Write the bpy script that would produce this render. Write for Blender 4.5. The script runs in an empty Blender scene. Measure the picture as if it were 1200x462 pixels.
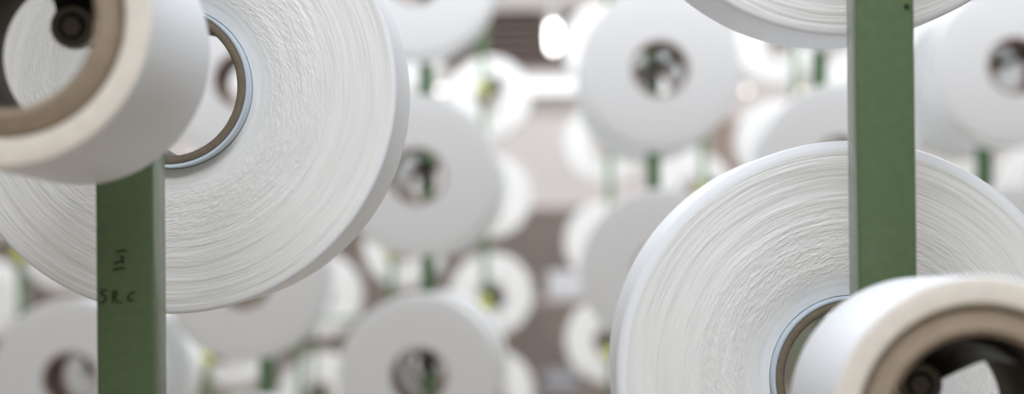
import bpy, bmesh, math, random
from mathutils import Vector, Matrix, Euler

random.seed(7)
C = bpy.context.scene.collection
CAM_Z = 1.30                      # eye height above the hall floor
PI = math.pi

# ------------------------------------------------------------------ helpers
def obj(name, me, mat=None, parent=None):
    o = bpy.data.objects.new(name, me)
    C.objects.link(o)
    if mat is not None:
        for m in (mat if isinstance(mat, (list, tuple)) else [mat]):
            me.materials.append(m)
    if parent is not None:
        o.parent = parent
    return o

def tag(o, label, cat, group=None, kind=None):
    if label: o['label'] = label
    if cat: o['category'] = cat
    if group: o['group'] = group
    if kind: o['kind'] = kind
    return o

def thing(name, label, cat, loc=(0, 0, 0), rot=(0, 0, 0), group=None):
    o = bpy.data.objects.new(name, None)
    o.empty_display_size = 0.02
    C.objects.link(o)
    o.location = loc
    o.rotation_euler = rot
    return tag(o, label, cat, group)

def struct(name, me, mat, parent=None):
    o = obj(name, me, mat, parent)
    if parent is None:
        o['kind'] = 'structure'
    return o

def copy_tree(src, loc, label, group=None):
    r = src.copy(); C.objects.link(r)
    r.location = loc
    r['label'] = label
    if group: r['group'] = group
    for ch in list(src.children):
        c = ch.copy(); C.objects.link(c); c.parent = r
        for g in list(ch.children):
            d = g.copy(); C.objects.link(d); d.parent = c
    return r

def mesh_from(bm, name, smooth=True, angle=40):
    me = bpy.data.meshes.new(name)
    bmesh.ops.recalc_face_normals(bm, faces=bm.faces)
    bm.to_mesh(me); bm.free()
    if smooth:
        for p in me.polygons: p.use_smooth = True
        try:
            me.set_sharp_from_angle(angle=math.radians(angle))
        except Exception:
            pass
    return me

def lathe(name, prof, segs=96, closed=True, mats=None, angle=40, wob=None):
    """Revolve a (radius, y) profile about the local Y axis. mats: material index of each profile edge."""
    n = len(prof)
    vs, fs, mi = [], [], []
    for s in range(segs):
        a = 2 * PI * s / segs
        ca, sa = math.cos(a), math.sin(a)
        for i, (r, y) in enumerate(prof):
            dr = wob(r, y, a) if wob else 0.0
            vs.append(((r + dr) * ca, y, (r + dr) * sa))
    edges = n if closed else n - 1
    for s in range(segs):
        t = (s + 1) % segs
        for i in range(edges):
            j = (i + 1) % n
            fs.append((s * n + i, s * n + j, t * n + j, t * n + i))
            mi.append(mats[i] if mats else 0)
    me = bpy.data.meshes.new(name)
    me.from_pydata(vs, [], fs)
    me.update()
    bm = bmesh.new(); bm.from_mesh(me)
    bmesh.ops.recalc_face_normals(bm, faces=bm.faces)
    bm.to_mesh(me); bm.free()
    for p, k in zip(me.polygons, mi):
        p.use_smooth = True
        p.material_index = k
    try:
        me.set_sharp_from_angle(angle=math.radians(angle))
    except Exception:
        pass
    return me

def add_box(bm, lo, hi, bevel=0.0, segs=2):
    lo, hi = Vector(lo), Vector(hi)
    r = bmesh.ops.create_cube(bm, size=1.0)
    vs = r['verts']
    for v in vs:
        v.co = Vector(((v.co.x + .5) * (hi.x - lo.x) + lo.x,
                       (v.co.y + .5) * (hi.y - lo.y) + lo.y,
                       (v.co.z + .5) * (hi.z - lo.z) + lo.z))
    if bevel > 0:
        es = list({e for v in vs for e in v.link_edges})
        bmesh.ops.bevel(bm, geom=es, offset=bevel, segments=segs, affect='EDGES', profile=0.5)

def box_mesh(name, lo, hi, bevel=0.0, segs=2):
    bm = bmesh.new(); add_box(bm, lo, hi, bevel, segs)
    return mesh_from(bm, name, smooth=bevel > 0)

def add_tube(bm, pts, rad, segs=10, flat=1.0):
    """A swept rod through pts; flat squeezes one cross axis."""
    pts = [Vector(p) for p in pts]
    rings = []
    for i, p in enumerate(pts):
        a = pts[max(i - 1, 0)]; b = pts[min(i + 1, len(pts) - 1)]
        d = (b - a).normalized()
        up = Vector((0, 0, 1)) if abs(d.z) < .9 else Vector((1, 0, 0))
        u = d.cross(up).normalized(); w = u.cross(d).normalized()
        rr = rad[i] if isinstance(rad, (list, tuple)) else rad
        rings.append([bm.verts.new(p + (u * math.cos(t) + w * flat * math.sin(t)) * rr)
                      for t in (2 * PI * k / segs for k in range(segs))])
    for a, b in zip(rings, rings[1:]):
        for k in range(segs):
            bm.faces.new((a[k], a[(k + 1) % segs], b[(k + 1) % segs], b[k]))
    bm.faces.new(rings[0][::-1]); bm.faces.new(rings[-1])

def add_strap(bm, pts, side, width, thick):
    """A bent flat strap of constant width along pts."""
    side = Vector(side).normalized()
    pts = [Vector(p) for p in pts]
    rings = []
    for i, p in enumerate(pts):
        d = (pts[min(i + 1, len(pts) - 1)] - pts[max(i - 1, 0)]).normalized()
        n = d.cross(side).normalized()
        rings.append([bm.verts.new(p + side * width / 2 * u + n * thick / 2 * v) for u, v in ((-1, -1), (1, -1), (1, 1), (-1, 1))])
    for a, b in zip(rings, rings[1:]):
        for k in range(4):
            bm.faces.new((a[k], a[(k + 1) % 4], b[(k + 1) % 4], b[k]))
    bm.faces.new(rings[0][::-1]); bm.faces.new(rings[-1])

# ------------------------------------------------------------------ materials
def srgb(r, g, b):
    f = lambda c: c / 12.92 if c <= .04045 else ((c + .055) / 1.055) ** 2.4
    return (f(r / 255), f(g / 255), f(b / 255), 1)

def base_mat(name, col, rough=.6, spec=.5, metal=0.0, noise=0.0, nscale=60, bump=0.0, bscale=300, bdist=.001):
    m = bpy.data.materials.new(name); m.use_nodes = True
    nt = m.node_tree; p = nt.nodes['Principled BSDF']
    p.inputs['Base Color'].default_value = col
    p.inputs['Roughness'].default_value = rough
    p.inputs['Specular IOR Level'].default_value = spec
    p.inputs['Metallic'].default_value = metal
    tc = nt.nodes.new('ShaderNodeTexCoord')
    if noise > 0:
        n = nt.nodes.new('ShaderNodeTexNoise'); n.inputs['Scale'].default_value = nscale
        n.inputs['Detail'].default_value = 4
        nt.links.new(tc.outputs['Object'], n.inputs['Vector'])
        r = nt.nodes.new('ShaderNodeMapRange')
        r.inputs['From Min'].default_value = .3; r.inputs['From Max'].default_value = .7
        r.inputs['To Min'].default_value = 1 - noise; r.inputs['To Max'].default_value = 1 + noise
        nt.links.new(n.outputs['Fac'], r.inputs['Value'])
        mx = nt.nodes.new('ShaderNodeVectorMath'); mx.operation = 'SCALE'
        mx.inputs[0].default_value = col[:3]
        nt.links.new(r.outputs['Result'], mx.inputs['Scale'])
        nt.links.new(mx.outputs['Vector'], p.inputs['Base Color'])
    if bump > 0:
        n2 = nt.nodes.new('ShaderNodeTexNoise'); n2.inputs['Scale'].default_value = bscale
        n2.inputs['Detail'].default_value = 3
        nt.links.new(tc.outputs['Object'], n2.inputs['Vector'])
        b = nt.nodes.new('ShaderNodeBump'); b.inputs['Strength'].default_value = bump
        b.inputs['Distance'].default_value = bdist
        nt.links.new(n2.outputs['Fac'], b.inputs['Height'])
        nt.links.new(b.outputs['Normal'], p.inputs['Normal'])
    return m

def emit_mat(name, col, strength):
    m = bpy.data.materials.new(name); m.use_nodes = True
    nt = m.node_tree
    nt.nodes.remove(nt.nodes['Principled BSDF'])
    e = nt.nodes.new('ShaderNodeEmission')
    e.inputs['Color'].default_value = col; e.inputs['Strength'].default_value = strength
    nt.links.new(e.outputs['Emission'], nt.nodes['Material Output'].inputs['Surface'])
    return m

def yarn_face_mat(name, col):
    """Wound filament seen on the package's end: concentric strands, crumpled close to the core."""
    m = bpy.data.materials.new(name); m.use_nodes = True
    nt = m.node_tree; L = nt.links.new; N = nt.nodes.new
    p = nt.nodes['Principled BSDF']
    p.inputs['Base Color'].default_value = col
    p.inputs['Roughness'].default_value = .34
    p.inputs['Specular IOR Level'].default_value = .45
    tc = N('ShaderNodeTexCoord')
    sp = N('ShaderNodeSeparateXYZ'); L(tc.outputs['Object'], sp.inputs[0])
    def math_(op, a, b=None, c=None):
        n = N('ShaderNodeMath'); n.operation = op
        for i, v in enumerate((a, b, c)):
            if v is None: continue
            if hasattr(v, 'name'): L(v, n.inputs[i])
            else: n.inputs[i].default_value = v
        return n.outputs[0]
    x, z = sp.outputs['X'], sp.outputs['Z']
    r = math_('SQRT', math_('ADD', math_('MULTIPLY', x, x), math_('MULTIPLY', z, z)))
    th0 = math_('ARCTAN2', z, x)
    def streak(k, K, swirl, detail, dist=0.0):
        th = math_('ADD', th0, math_('MULTIPLY', r, swirl))
        cx = math_('MULTIPLY', math_('COSINE', th), k); cz = math_('MULTIPLY', math_('SINE', th), k)
        cb = N('ShaderNodeCombineXYZ')
        L(cx, cb.inputs[0]); L(cz, cb.inputs[1]); L(math_('MULTIPLY', r, K), cb.inputs[2])
        n = N('ShaderNodeTexNoise'); n.inputs['Scale'].default_value = 1.0
        n.inputs['Detail'].default_value = detail; n.inputs['Distortion'].default_value = dist
        L(cb.outputs[0], n.inputs['Vector'])
        return n.outputs['Fac']
    fine = streak(2.6, 420, 3.0, 5)
    broad = streak(1.2, 95, 1.5, 3)
    crum = streak(17.0, 460, 15.0, 3, .35)
    def ramp(v, a, b, lo=0.0, hi=1.0):
        n = N('ShaderNodeMapRange'); n.interpolation_type = 'SMOOTHSTEP'
        L(v, n.inputs['Value'])
        for k_, q in (('From Min', a), ('From Max', b), ('To Min', lo), ('To Max', hi)):
            n.inputs[k_].default_value = q
        return n.outputs['Result']
    w_crum = math_('MULTIPLY', ramp(r, .070, .088), ramp(r, .100, .150, 1.0, 0.0))
    w_line = ramp(r, .075, .12, .15, 1.0)
    h = math_('ADD', math_('MULTIPLY', math_('MULTIPLY', crum, w_crum), .80),
              math_('MULTIPLY', math_('ADD', math_('MULTIPLY', fine, .48), math_('MULTIPLY', broad, 1.05)), w_line))
    b = N('ShaderNodeBump'); b.inputs['Strength'].default_value = .55; b.inputs['Distance'].default_value = .0036
    L(h, b.inputs['Height']); L(b.outputs['Normal'], p.inputs['Normal'])
    mix = math_('ADD', math_('MULTIPLY', broad, .6), math_('MULTIPLY', fine, .4))
    shade = ramp(mix, .3, .7, .93, 1.03)
    sc = N('ShaderNodeVectorMath'); sc.operation = 'SCALE'; sc.inputs[0].default_value = col[:3]
    L(shade, sc.inputs['Scale']); L(sc.outputs['Vector'], p.inputs['Base Color'])
    return m

M = {}
M['yarn_face'] = yarn_face_mat('yarn_end_wound', (.86, .86, .85, 1))
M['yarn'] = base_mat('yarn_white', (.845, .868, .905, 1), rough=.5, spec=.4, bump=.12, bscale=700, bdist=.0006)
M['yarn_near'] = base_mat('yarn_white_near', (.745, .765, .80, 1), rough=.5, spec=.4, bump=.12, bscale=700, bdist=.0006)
M['yarn_bg'] = base_mat('yarn_white_plain', (.81, .82, .835, 1), rough=.6, spec=.3)
M['yarn_far'] = base_mat('yarn_white_far', (.86, .855, .845, 1), rough=.6, spec=.3)
M['yarn_raw'] = base_mat('yarn_raw_end', (.74, .685, .61, 1), rough=.8, spec=.2, noise=.05, nscale=90)
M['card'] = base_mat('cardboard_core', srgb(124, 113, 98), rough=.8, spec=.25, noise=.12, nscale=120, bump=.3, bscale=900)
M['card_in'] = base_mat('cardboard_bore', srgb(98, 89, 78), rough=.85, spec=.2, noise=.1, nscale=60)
M['card_raw'] = base_mat('cardboard_thick', srgb(152, 137, 119), rough=.8, spec=.25, noise=.08, nscale=120, bump=.3, bscale=900)
M['card_pale'] = base_mat('cardboard_pinkish', srgb(156, 136, 127), rough=.8, spec=.2)
M['sleeve'] = base_mat('pale_blue_sleeve', srgb(206, 220, 233), rough=.35, spec=.5)
M['green'] = base_mat('green_paint', srgb(87, 107, 76), rough=.24, spec=.5, noise=.06, nscale=140, bump=.08, bscale=500)
M['green_bg'] = base_mat('green_paint_bg', srgb(84, 118, 78), rough=.45, spec=.5)
M['black'] = base_mat('black_plastic', srgb(46, 46, 46), rough=.45, spec=.5)
M['dark'] = base_mat('dark_steel', srgb(205, 200, 192), rough=.5, spec=.5, noise=.08)
M['ink'] = base_mat('marker_ink', srgb(48, 54, 40), rough=.8, spec=.1)
M['yellow'] = base_mat('yellow_green_plastic', srgb(182, 186, 92), rough=.5)
M['wall'] = base_mat('wall_paint', srgb(236, 230, 227), rough=.9, spec=.1, noise=.03, nscale=2)
M['ceil'] = base_mat('ceiling_paint', srgb(225, 225, 222), rough=.9, spec=.1)
M['dado'] = base_mat('brown_grey_cladding', srgb(150, 138, 131), rough=.45, spec=.5, noise=.12, nscale=3)
M['floor'] = base_mat('concrete_floor', srgb(158, 148, 136), rough=.35, spec=.5, noise=.1, nscale=3)
M['louvre'] = base_mat('dark_louvre', srgb(168, 152, 144), rough=.6, noise=.1, nscale=5)
M['brown'] = base_mat('brown_wood', srgb(166, 148, 136), rough=.7, noise=.1, nscale=9)
M['white'] = base_mat('white_enamel', srgb(236, 236, 236), rough=.4)
M['tube_glow'] = emit_mat('tube_glow', (.97, .98, 1, 1), 1.5)
M['bulb_glow'] = emit_mat('bulb_glow', (1, .97, .92, 1), 9.0)
M['spot_glow'] = emit_mat('spot_glow', (1, .9, .8, 1), 3.6)
M['spot_glow_w'] = emit_mat('spot_glow_white', (1, 1, 1, 1), 5.0)

# ------------------------------------------------------------------ yarn packages
BORE, CARD_R, SLEEVE_R = .0536, .0597, .0628
TILT = math.radians(0.4)          # the spindles rise a little towards the aisle's near end

def yarn_profile(R, L, shoulder, steps, rough, dish_depth=.006, lip=.010):
    """Front end, shoulder, barrel and back end of a wound package; y runs away from the viewer."""
    rnd = random.Random(3)
    P = []
    r0, r1 = SLEEVE_R + .0006, R - shoulder
    for i in range(steps + 1):
        t = i / steps
        r = r0 + (r1 - r0) * t
        dish = dish_depth * max(0.0, 1 - (r - r0) / .028) ** 2
        y = lip + dish + (rnd.uniform(-rough, rough) if 0 < i else 0)
        P.append((r, y))
    nface = len(P) - 1
    y0 = lip
    for k in range(1, 7):
        a = (PI / 2) * k / 6
        P.append((r1 + shoulder * math.sin(a), y0 + shoulder * (1 - math.cos(a))))
    P.append((R, L * .5))
    P.append((R, L - .010 - shoulder))
    for k in range(1, 5):
        a = (PI / 2) * k / 4
        P.append((R - shoulder * (1 - math.cos(a)), L - .010 - shoulder + shoulder * math.sin(a)))
    P.append((r0, L - .010))
    mats = [0 if i < nface else 1 for i in range(len(P))]
    mats[-1] = 1
    return P, mats

def make_package(label, loc, R=.18, L=.19, shoulder=.011, segs=192, steps=70, rough=.00022,
                 face='yarn_face', body='yarn', group=None, sleeve=True, tilt=.4):
    t = thing('yarn_package', label, 'yarn package', loc, (-math.radians(tilt), 0, 0), group)
    P, mats = yarn_profile(R, L, shoulder, steps, rough) if sleeve else yarn_profile(R, L, shoulder, steps, rough, 0, .001)
    obj('wound_yarn', lathe('wound_yarn', P, segs, True, mats, 50), [M[face], M[body]], t)
    b = .0012
    if not sleeve:                # the plain tube of the other ranks, flush with the yarn
        tube = [(.0575, 0), (SLEEVE_R, 0), (SLEEVE_R, L), (.0575, L)]
        obj('cardboard_tube', lathe('cardboard_tube', tube, segs, True, None, 50), M['card_pale'], t)
        return t
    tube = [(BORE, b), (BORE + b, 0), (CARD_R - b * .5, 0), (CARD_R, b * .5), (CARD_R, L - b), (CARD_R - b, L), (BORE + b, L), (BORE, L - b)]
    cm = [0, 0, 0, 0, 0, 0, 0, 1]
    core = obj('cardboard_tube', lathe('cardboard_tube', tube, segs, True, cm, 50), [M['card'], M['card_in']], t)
    a0, a1 = CARD_R + .0002, SLEEVE_R
    slv = [(a0, .001), (a0 + .0008, -.0002), (a1 - .0008, -.0002), (a1, .0012), (a1, L - .0012), (a0, L - .0012)]
    s = obj('blue_sleeve', lathe('blue_sleeve', slv, segs, True, None, 60), M['sleeve'], core)
    s['label'] = 'pale blue sleeve around the tube end'
    return t

# foreground: three full packages on the rear side of the two nearest posts
make_package('large full yarn package behind the green post with black handwriting',
             (-.2968, 1.555, CAM_Z + .1040), R=.1757, L=.168, shoulder=.004, tilt=-.2, group='full yarn packages in focus')
make_package('large full yarn package behind the unmarked green post, above the thick white bobbin',
             (.2275, 1.555, CAM_Z - .1248), R=.1825, L=.205, shoulder=.008, group='full yarn packages in focus')
make_package('full yarn package cut by the top edge, higher on the unmarked green post',
             (.2275, 1.555, CAM_Z + .3190), R=.1815, L=.170, shoulder=.005, tilt=-.9, group='full yarn packages in focus')

# foreground: two nearly empty bobbins on the near side of the same posts
NEAR_TILT = math.radians(1.9)
def make_bobbin(label, loc):
    t = thing('yarn_bobbin', label, 'bobbin', loc, (-NEAR_TILT, 0, 0), 'nearly empty bobbins closest to the viewer')
    L = .19; r0, r1, r2 = .0500, .0650, .0820
    core = [(r0, .0045), (r0 + .003, 0.002), (r1 - .003, .005), (r1, .009), (r1, L - .003), (r1 - .002, L), (r0 + .002, L), (r0, L - .002)]
    obj('cardboard_core', lathe('cardboard_core', core, 128, True, [0, 0, 0, 0, 0, 0, 0, 1], 50), [M['card_raw'], M['card_in']], t)
    i = r1 + .0003
    yl = [(i, .009), (i + .0025, .0008), (r2 - .004, 0), (r2 - .001, .001), (r2, .004), (r2, L * .5), (r2, L - .006), (r2 - .002, L - .003), (i, L - .003)]
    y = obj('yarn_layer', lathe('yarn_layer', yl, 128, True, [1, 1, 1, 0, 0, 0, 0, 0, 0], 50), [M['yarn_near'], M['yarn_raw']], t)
    return t
make_bobbin('thick white bobbin with brown core in front of the post with handwriting', (-.2980, 1.090, CAM_Z + .1117))
make_bobbin('thick white bobbin with brown core in front of the unmarked post', (.2275, 1.090, CAM_Z - .1150))

# ------------------------------------------------------------------ posts with holders
def holder_parts(parent, z, side, tilt=TILT, up=.014, angles=(58, 78, 98)):
    """Black tube holder fixed to the post (post-local height z): bracket rod, hub disc and the spring fingers that carry the tube."""
    sg = -1 if side == 'f' else 1
    y0 = -.0205 if side == 'f' else .0265
    y1 = sg * .138                           # where the package's inner end begins
    hub_at = (-.003, y1 + sg * .012, z + up)
    bm = bmesh.new()
    add_tube(bm, [(0, y0, z + up - .004), (0, sg * .07, z + up - .002), hub_at], .0085, 12)
    add_box(bm, (-.016, min(y0, sg * .037), z + up - .030), (.016, max(y0, sg * .037), z + up + .022), .003)
    h = obj('tube_holder', mesh_from(bm, 'tube_holder'), M['black'], parent)
    def piece(name, prof, segs, mat):
        o = obj(name, lathe(name, [(r, sg * -y) for r, y in prof], segs, True, None, 35), mat, h); o.location = hub_at
    piece('hub_disc', [(.0005, -.006), (.0125, -.006), (.014, -.0045), (.014, .006), (.0005, .006)], 32, M['dark'])
    piece('hub_washer', [(.0005, -.0070), (.0085, -.0070), (.0085, -.0045), (.0005, -.0045)], 24, M['black'])
    piece('hub_nut', [(.0005, -.009), (.0055, -.009), (.0065, -.008), (.0065, -.0045), (.0005, -.0045)], 6, M['dark'])
    def drop(y): return -math.tan(tilt) * (y - y1)
    for ang in angles:
        a = math.radians(ang); ca, sa = math.cos(a), math.sin(a)
        rr = .0455
        P = [(-.003 + .009 * ca, y1 + sg * .013, z + up + .009 * sa)]
        for f, q, k in ((.55, .018, .5), (.92, .032, 0), (1, .060, 0), (1, .135, 0)):
            y = y1 + sg * q
            P.append((rr * f * ca - .002 * k, y, z + rr * f * sa + up * k + drop(y)))
        bm = bmesh.new()
        add_strap(bm, P, (sa, 0, -ca), .019, .0032)
        obj('spring_finger', mesh_from(bm, 'spring_finger'), M['black'], h)

POST_H = 2.65
def make_post(label, x, y, w, mat, holders, lean=0.0, group=None):
    t = thing('creel_post', label, 'post', (x, y, 0), (0, 0, 0), group)
    bm = bmesh.new()
    add_box(bm, (-w / 2, -.020, 0), (w / 2, .026, POST_H), .0022, 3)
    sh = obj('post_tube', mesh_from(bm, 'post_tube'), mat, t)
    bm = bmesh.new(); add_box(bm, (-.07, -.07, 0), (.07, .07, .008), .002); 
    f = obj('foot_plate', mesh_from(bm, 'foot_plate'), mat, t)
    for args in holders:
        holder_parts(t, *args)
    return t

pl = make_post('nearest green steel post with black handwriting on its front face', -.2980, 1.420, .040, M['green'],
               [(CAM_Z + .1050, 'f', NEAR_TILT, .018), (CAM_Z + .1040, 'b', TILT, .014, (110, 140))], group='green creel posts')
pr = make_post('nearest green steel post without writing, passing behind the white bobbin', .2282, 1.420, .040, M['green'],
               [(CAM_Z - .1215, 'f', NEAR_TILT, .016), (CAM_Z - .1248, 'b', TILT, .014, (50, 80)),
                (CAM_Z + .3205, 'b', -math.radians(.9), .014, (50, 80))], group='green creel posts')
bm = bmesh.new()
bmesh.ops.create_cone(bm, cap_ends=True, segments=20, radius1=.0019, radius2=.0019, depth=.001,
                      matrix=Matrix.Translation((.0150, -.0203, CAM_Z + .143)) @ Matrix.Rotation(PI / 2, 4, 'X'))
obj('drilled_hole', mesh_from(bm, 'drilled_hole'), M['ink'], pr)['label'] = 'small dark hole near the post edge'

def strokes(name, lines, w, parent):
    """Marker strokes drawn on the post's front face: thin flat ribbons of ink (post-local x, z in mm)."""
    bm = bmesh.new()
    for ln in lines:
        for (x0, z0), (x1, z1) in zip(ln, ln[1:]):
            d = Vector((x1 - x0, z1 - z0)); d.normalize(); n = Vector((-d.y, d.x)) * w / 2; e = d * w * .35
            c = [(x0 - e.x + n.x, z0 - e.y + n.y), (x1 + e.x + n.x, z1 + e.y + n.y), (x1 + e.x - n.x, z1 + e.y - n.y), (x0 - e.x - n.x, z0 - e.y - n.y)]
            f = [bm.verts.new((a * .001, -.02022, CAM_Z + b * .001)) for a, b in c]
            g = [bm.verts.new((a * .001, -.02002, CAM_Z + b * .001)) for a, b in c]
            bm.faces.new(f); bm.faces.new(g[::-1])
            for k in range(4):
                bm.faces.new((f[k], g[k], g[(k + 1) % 4], f[(k + 1) % 4]))
    return obj(name, mesh_from(bm, name, smooth=False), M['ink'], parent)

def px(pts):                       # crop of the photo around the writing -> millimetres on the post face
    return [((100 + u / 4.62 - 144.6) * .588, (256 - (270 + v / 4.62)) * .588) for u, v in pts]
strokes('handwritten_letters', [
    px([(110, 306), (88, 304), (76, 316), (84, 328), (100, 340), (102, 358), (88, 372), (72, 374)]),
    px([(140, 374), (142, 312), (158, 314), (164, 330), (150, 342), (146, 342)]), px([(150, 344), (166, 374)]),
    px([(178, 371), (184, 372)]),
    px([(258, 318), (240, 322), (224, 342), (224, 358), (240, 364), (250, 358)])], 1.25, pl)['label'] = 'black handwritten letters, lower line'
strokes('handwritten_ticks', [
    px([(164, 98), (190, 90), (214, 92)]),
    px([(184, 122), (196, 126), (198, 142), (180, 152), (158, 156), (154, 164)]), px([(196, 142), (196, 160)]),
    px([(146, 196), (172, 188), (204, 184)])], 1.25, pl)['label'] = 'black handwritten strokes, upper line'

# ------------------------------------------------------------------ second rank of posts
D2 = 4.47                          # near end of the packages in this rank
def m2(i): return i
cols2 = {                          # post x: (heights of its holders relative to the eye, words that say which column)
    -1.074: ([.0958, -.3474], 'leftmost column of the second rank'),
    -.689: ([.3118, -.1315, -.5747], 'second column left of the aisle'),
    -.3024: ([.5372, .0958, -.3456], 'first column left of the aisle'),
    .2348: ([.3268, -.1164], 'first column right of the aisle'),
    .629: ([.554, .1108], 'second column right of the aisle'),
    1.0142: ([.325, -.1183], 'rightmost column of the second rank'),
}
names2 = {
    (-1.074, 0): 'white yarn package in the middle distance hidden behind the left bobbin, leftmost column',
    (-1.074, 1): 'grey-white package with dark bore at bottom left, left of the marked green post',
    (-.689, 0): 'white package seen through the bore of the large package behind the marked post',
    (-.689, 1): 'grey-white package showing just below the large package behind the marked post',
    (-.689, 2): 'package whose top rim barely shows at the bottom edge, left of the aisle',
    (-.3024, 0): 'bright white package cut by the top edge, left of the aisle',
    (-.3024, 1): 'grey-white package whose bore touches the rim of the large left package',
    (-.3024, 2): 'grey-white package with dark bore at the bottom edge, left of the aisle',
    (.2348, 0): 'blue-white package with its whole dark bore showing, right of the aisle near the top',
    (.2348, 1): 'shadowed grey package half hidden by the large package behind the unmarked post',
    (.629, 0): 'white package at the top, hidden behind the large one cut by the top edge',
    (.629, 1): 'grey package peeking over the large right package, left of the unmarked post',
    (1.0142, 0): 'blue-white package right of the unmarked post, its bore at the right edge',
    (1.0142, 1): 'grey package at the right edge behind the rim of the large right package',
}
REAR = {(-1.074, 1): 'one at bottom left', (-.3024, 1): 'one touching the rim', (-.3024, 2): 'one at bottom centre',
        (.2348, 0): 'unobstructed one', (1.0142, 0): 'one at right edge'}
proto = None
G2 = 'yarn packages on the second rank of posts'
for x, (zs, words) in cols2.items():
    hs = []
    for k, z in enumerate(zs):
        loc = (x, D2, CAM_Z + z)
        lab = names2[(x, k)]
        if proto is None:
            proto = make_package(lab, loc, R=.179, shoulder=.004, segs=72, steps=3, rough=0, face='yarn_bg', body='yarn_bg', group=G2, sleeve=False)
        else:
            copy_tree(proto, loc, lab, G2)
        if (x, k) in REAR:
            copy_tree(proto, (x, D2 + .348 + .135, CAM_Z + z - .012), 'package behind a second-rank post, seen through the bore of the ' + REAR[(x, k)], 'packages on the rear side of the second rank')
        hs.append((CAM_Z + z - .004, 'f', TILT, .014, (42, 95)))
        if (x, k) in REAR: hs.append((CAM_Z + z - .012, 'b', TILT, .014, (110, 140)))
    make_post('slim out of focus green post, ' + words, x, D2 + .348, .031, M['green_bg'], hs, group='green creel posts of the second rank')

# ------------------------------------------------------------------ far rank of posts
D3 = 9.1
far = None
G3 = 'small out of focus packages on the far rank'
ordw = ['first', 'second', 'third', 'fourth', 'fifth', 'sixth', 'seventh']
SX = .386
for side, x0, n in (('left', -.290, 7), ('right', .228, 6)):
    for k in range(n):
        x = x0 + (-SX if side == 'left' else SX) * k
        base = (.100 if side == 'left' else -.112) + (.2216 if k % 2 else 0)
        zs = [base + .4432 * j for j in range(3, -4, -1) if -.88 < base + .4432 * j < 1.06]
        if k == 0 and side == 'left': zs = [z for z in zs if z < .9]
        if k == 2 and side == 'right': zs = [z for z in zs if z > -.4]
        words = ordw[k] + ' far column ' + side + ' of the aisle'
        post = make_post('thin pale green post, ' + words, x, 8.40, .024, M['green_bg'], [], group='green creel posts of the far rank')
        for j, z in enumerate(zs):
            loc = (x, D3, CAM_Z + z)
            lab = 'small blurred white package, %s, %s from the top' % (words, ordw[j])
            if far is None:
                far = make_package(lab, loc, R=.186, shoulder=.006, segs=48, steps=2, rough=0, face='yarn_far', body='yarn_far', group=G3, sleeve=False)
            else:
                copy_tree(far, loc, lab, G3)
            # holder: yellow-green cup on the near side, black spindle to the package behind
            hz = CAM_Z + z - .012
            bm = bmesh.new()
            add_tube(bm, [(0, .0265, hz), (0, .69, hz), (0, .78, hz + .03)], .012, 10)
            h = obj('tube_holder', mesh_from(bm, 'tube_holder'), M['black'], post)
            cup = lathe('cup', [(.001, -.070), (.015, -.070), (.024, -.050), (.031, -.024), (.031, -.0205), (.001, -.0205)], 20)
            c = obj('end_cup', cup, M['yellow'], h); c.location = (0, 0, hz)
            c['label'] = 'yellow-green end cup'
            dk = lathe('cup_disc', [(.001, -.008), (.03, -.008), (.036, 0), (.001, 0)], 20)
            d = obj('cup_disc', dk, M['black'], h); d.location = (.048, -.0205, hz + .02)

# ------------------------------------------------------------------ hall
W0, W1, Y0, YB, ZC = -9.0, 9.0, -4.0, 16.0, 5.0
struct('floor', box_mesh('floor', (W0, Y0, -.1), (W1, YB + .4, 0)), M['floor'])
struct('ceiling', box_mesh('ceiling', (W0, Y0, ZC), (W1, YB + .4, ZC + .15)), M['ceil'])
# back wall with an opening for the dark louvred panel
LX0, LX1, LZ0, LZ1 = -.95, .62, 2.47, 2.95
bm = bmesh.new()
add_box(bm, (W0, YB, 0), (LX0, YB + .3, ZC))
add_box(bm, (LX1, YB, 0), (W1, YB + .3, ZC))
add_box(bm, (LX0, YB, 0), (LX1, YB + .3, LZ0))
add_box(bm, (LX0, YB, LZ1), (LX1, YB + .3, ZC))
struct('wall_back', mesh_from(bm, 'wall_back', smooth=False), M['wall'])
bm = bmesh.new()
add_box(bm, (LX0, YB + .22, LZ0), (LX1, YB + .26, LZ1))
for i in range(7):
    z = LZ0 + .035 + i * .068
    vs = [bm.verts.new(p) for p in ((LX0, YB + .06, z - .020), (LX1, YB + .06, z - .020), (LX1, YB + .20, z + .032), (LX0, YB + .20, z + .032),
                                    (LX0, YB + .06, z - .010), (LX1, YB + .06, z - .010), (LX1, YB + .20, z + .042), (LX0, YB + .20, z + .042))]
    for f in ((0, 1, 2, 3), (7, 6, 5, 4), (0, 4, 5, 1), (3, 2, 6, 7), (1, 5, 6, 2), (0, 3, 7, 4)):
        bm.faces.new([vs[q] for q in f])
struct('window_1', mesh_from(bm, 'window_1', smooth=False), M['louvre'])
# brown-grey ribbed cladding on the wall's lower part
bm = bmesh.new()
zt = 1.385
add_box(bm, (W0, YB - .05, 0), (W1, YB - .002, zt))
for i in range(9):
    z = .06 + i * .15
    add_box(bm, (W0, YB - .085, z), (W1, YB - .05, z + .085), .01)
struct('trim_1', mesh_from(bm, 'trim_1'), M['dado'])
# brown column on the right
struct('trim_2', box_mesh('trim_2', (1.22, YB - .35, 0), (1.44, YB - .10, 2.05), .02), M['brown'])

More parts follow.
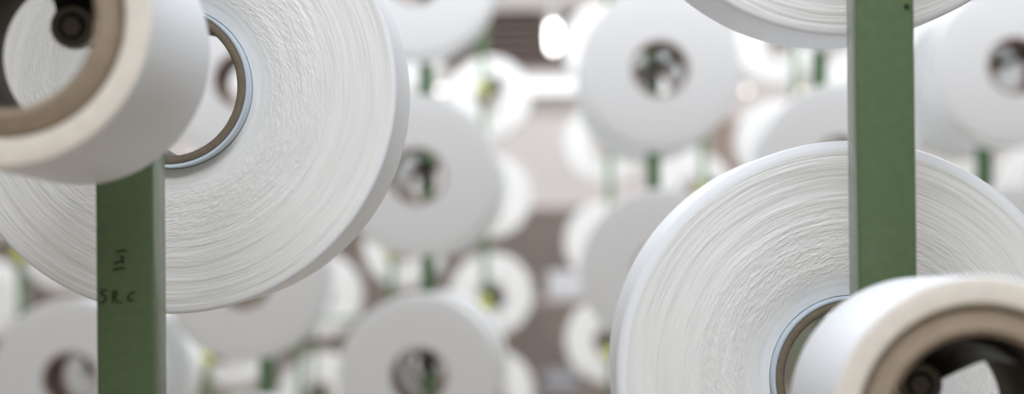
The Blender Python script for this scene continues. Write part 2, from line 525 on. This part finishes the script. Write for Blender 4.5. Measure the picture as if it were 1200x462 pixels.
t = thing('trolley', 'brown-grey trolley at the end of the aisle below the white wall', 'trolley', (.05, 14.2, 0))  # made-up stand, added only to carry the reflection boxes
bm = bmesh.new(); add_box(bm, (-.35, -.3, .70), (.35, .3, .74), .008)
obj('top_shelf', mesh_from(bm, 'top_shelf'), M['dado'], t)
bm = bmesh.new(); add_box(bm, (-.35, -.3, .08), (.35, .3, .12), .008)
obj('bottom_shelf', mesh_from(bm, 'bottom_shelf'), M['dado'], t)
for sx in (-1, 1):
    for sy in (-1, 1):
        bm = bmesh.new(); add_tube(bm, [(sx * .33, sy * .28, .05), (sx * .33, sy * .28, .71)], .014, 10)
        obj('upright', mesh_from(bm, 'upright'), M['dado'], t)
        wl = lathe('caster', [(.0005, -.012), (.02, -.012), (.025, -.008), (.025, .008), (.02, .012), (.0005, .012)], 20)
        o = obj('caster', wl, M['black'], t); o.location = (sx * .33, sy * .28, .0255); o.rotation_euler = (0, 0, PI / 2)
def glint_box(label, x, y, z, w, h, d, mat):  # added box whose shape and pale colour imitate a lamp reflection on the floor
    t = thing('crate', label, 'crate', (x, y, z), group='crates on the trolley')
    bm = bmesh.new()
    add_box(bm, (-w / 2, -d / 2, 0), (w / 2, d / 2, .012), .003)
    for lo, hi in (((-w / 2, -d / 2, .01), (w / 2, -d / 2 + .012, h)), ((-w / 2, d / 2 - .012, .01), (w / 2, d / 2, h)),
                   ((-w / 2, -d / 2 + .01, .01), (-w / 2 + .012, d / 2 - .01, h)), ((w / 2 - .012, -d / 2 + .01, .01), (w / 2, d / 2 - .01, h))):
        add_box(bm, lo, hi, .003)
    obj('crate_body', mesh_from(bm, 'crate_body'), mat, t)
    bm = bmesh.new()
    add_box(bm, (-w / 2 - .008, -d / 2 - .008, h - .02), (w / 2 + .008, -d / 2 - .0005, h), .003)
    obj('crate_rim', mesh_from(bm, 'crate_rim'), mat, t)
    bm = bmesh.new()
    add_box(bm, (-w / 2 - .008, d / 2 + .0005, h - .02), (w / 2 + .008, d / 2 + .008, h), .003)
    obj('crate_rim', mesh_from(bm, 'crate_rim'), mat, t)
M['crate'] = base_mat('pale_blue_crate', srgb(244, 247, 253), rough=.3)  # brightness of the floor reflection put into the colour
M['crate_grey'] = base_mat('grey_crate', srgb(178, 180, 188), rough=.4)  # weaker lower reflection, also put into the colour
glint_box('pale blue-white crate shining at the end of the aisle, on the trolley top', .075, 14.1, .742, .25, .18, .3, M['crate'])
glint_box('grey-blue crate low on the trolley at the end of the aisle', .03, 14.1, .122, .22, .13, .3, M['crate_grey'])

t = thing('guide_frame', 'thin green rod frame between the blurred packages left of the aisle', 'frame', (-.75, 7.0, 0))
for sx in (-.085, .085):
    bm = bmesh.new(); add_tube(bm, [(sx, 0, 0), (sx, 0, CAM_Z - .35)], .006, 10)
    obj('upright', mesh_from(bm, 'upright'), M['green_bg'], t)
bm = bmesh.new(); add_tube(bm, [(-.095, 0, CAM_Z - .343), (.095, 0, CAM_Z - .343)], .0065, 10)
obj('top_rail', mesh_from(bm, 'top_rail'), M['green_bg'], t)

# lamps of the hall that the photograph shows
t = thing('strip_light', 'long white fluorescent strip light under the dark louvres on the back wall', 'lamp', (.0, YB - .16, CAM_Z + 1.02))
obj('lamp_housing', box_mesh('lamp_housing', (-.30, .05, -.05), (.62, .1595, .09), .01), M['white'], t)
obj('wall_mount', box_mesh('wall_mount', (.08, .10, .085), (.24, .1595, .13), .004), M['white'], t)
bm = bmesh.new(); add_tube(bm, [(-.28, 0, 0), (.60, 0, 0)], .055, 16)
obj('light_tube', mesh_from(bm, 'light_tube'), M['tube_glow'], t)

t = thing('pendant_lamp', 'bright hanging factory lamp in front of the dark louvres', 'lamp', (0, 12.0, CAM_Z + 1.09))
bulb = [(.0005, -.11), (.018, -.105), (.029, -.08), (.033, -.03), (.030, .03), (.022, .06), (.0005, .062)]
b_ = obj('bulb', lathe('bulb', [(r, y) for r, y in bulb], 24), M['bulb_glow'], t); b_.rotation_euler = (PI / 2, 0, 0)
cap = lathe('cap', [(.0005, .064), (.045, .064), (.034, .11), (.016, .15), (.0005, .152)], 24)
c_ = obj('lamp_cap', cap, M['white'], t); c_.rotation_euler = (PI / 2, 0, 0)
bm = bmesh.new(); add_tube(bm, [(0, 0, .15), (0, 0, ZC - CAM_Z - 1.09)], .005, 8)
obj('rod', mesh_from(bm, 'rod'), M['white'], t)

def wall_spot(label, x, z, mat):
    t = thing('wall_lamp', label, 'lamp', (x, YB, z), group='small round lamps on the back wall')
    o = obj('lamp_base', lathe('lamp_base', [(.0005, -.05), (.035, -.05), (.045, -.002), (.0005, -.002)], 24), M['white'], t)
    obj('bulb', lathe('bulb', [(.0005, -.09), (.014, -.084), (.02, -.07), (.016, -.052), (.0005, -.052)], 20), mat, t)
wall_spot('small warm round lamp, left one of two above the far packages', 1.513, CAM_Z + .98, M['spot_glow'])
wall_spot('small warm round lamp beside the unmarked green post, right one of two', 1.94, CAM_Z + .955, M['spot_glow'])
wall_spot('small white round lamp left of the aisle, above the far packages', -.887, CAM_Z + 1.015, M['spot_glow_w'])

# ------------------------------------------------------------------ light
w = bpy.data.worlds.new('hall_daylight'); bpy.context.scene.world = w
w.use_nodes = True
bg = w.node_tree.nodes['Background']
bg.inputs['Color'].default_value = (1.0, .90, .72, 1); bg.inputs['Strength'].default_value = .25

def area(name, loc, sx, sy, power, col=(.945, .985, 1.05)):
    l = bpy.data.lights.new(name, 'AREA'); l.shape = 'RECTANGLE'; l.size = sx; l.size_y = sy
    l.energy = power; l.color = col
    o = bpy.data.objects.new(name, l); C.objects.link(o); o.location = loc
    return o
area('aisle_light_near', (.1, 1.0, CAM_Z + .8), .3, .5, 4.3)
area('aisle_light_first', (.05, .6, CAM_Z + .6), .3, .5, 1.0)
area('ceiling_light_front', (0, -1.2, CAM_Z + 1.8), 3, .8, 92)
area('creel_light_second', (0, 4.22, CAM_Z + .72), 3.2, .1, 8.1)
area('ceiling_light_second', (0, 2.9, 4.6), 6, .8, 72)
area('ceiling_light_third', (0, 6.8, 4.6), 7, .8, 430)
area('ceiling_light_back', (0, 13.0, 4.7), 10, 1.5, 255)

# ------------------------------------------------------------------ camera
cd = bpy.data.cameras.new('camera'); cam = bpy.data.objects.new('camera', cd); C.objects.link(cam)
cd.sensor_width = 36; cd.lens = 71.4; cd.clip_start = .05; cd.clip_end = 100
cam.location = (0, 0, CAM_Z)
yaw, pitch, roll = math.atan(50 / 2380), math.atan(25 / 2380), math.radians(.55)
R = Matrix.Rotation(yaw, 3, 'Z') @ Matrix.Rotation(PI / 2 + pitch, 3, 'X') @ Matrix.Rotation(-roll, 3, 'Z')
cam.rotation_euler = R.to_euler()
cd.dof.use_dof = True; cd.dof.focus_distance = 1.60; cd.dof.aperture_fstop = 3.6
sc = bpy.context.scene
sc.camera = cam
sc.view_settings.view_transform = 'Standard'
sc.view_settings.look = 'None'
sc.view_settings.exposure = 0.0
sc.view_settings.gamma = 1.0
sc.view_settings.use_curve_mapping = False
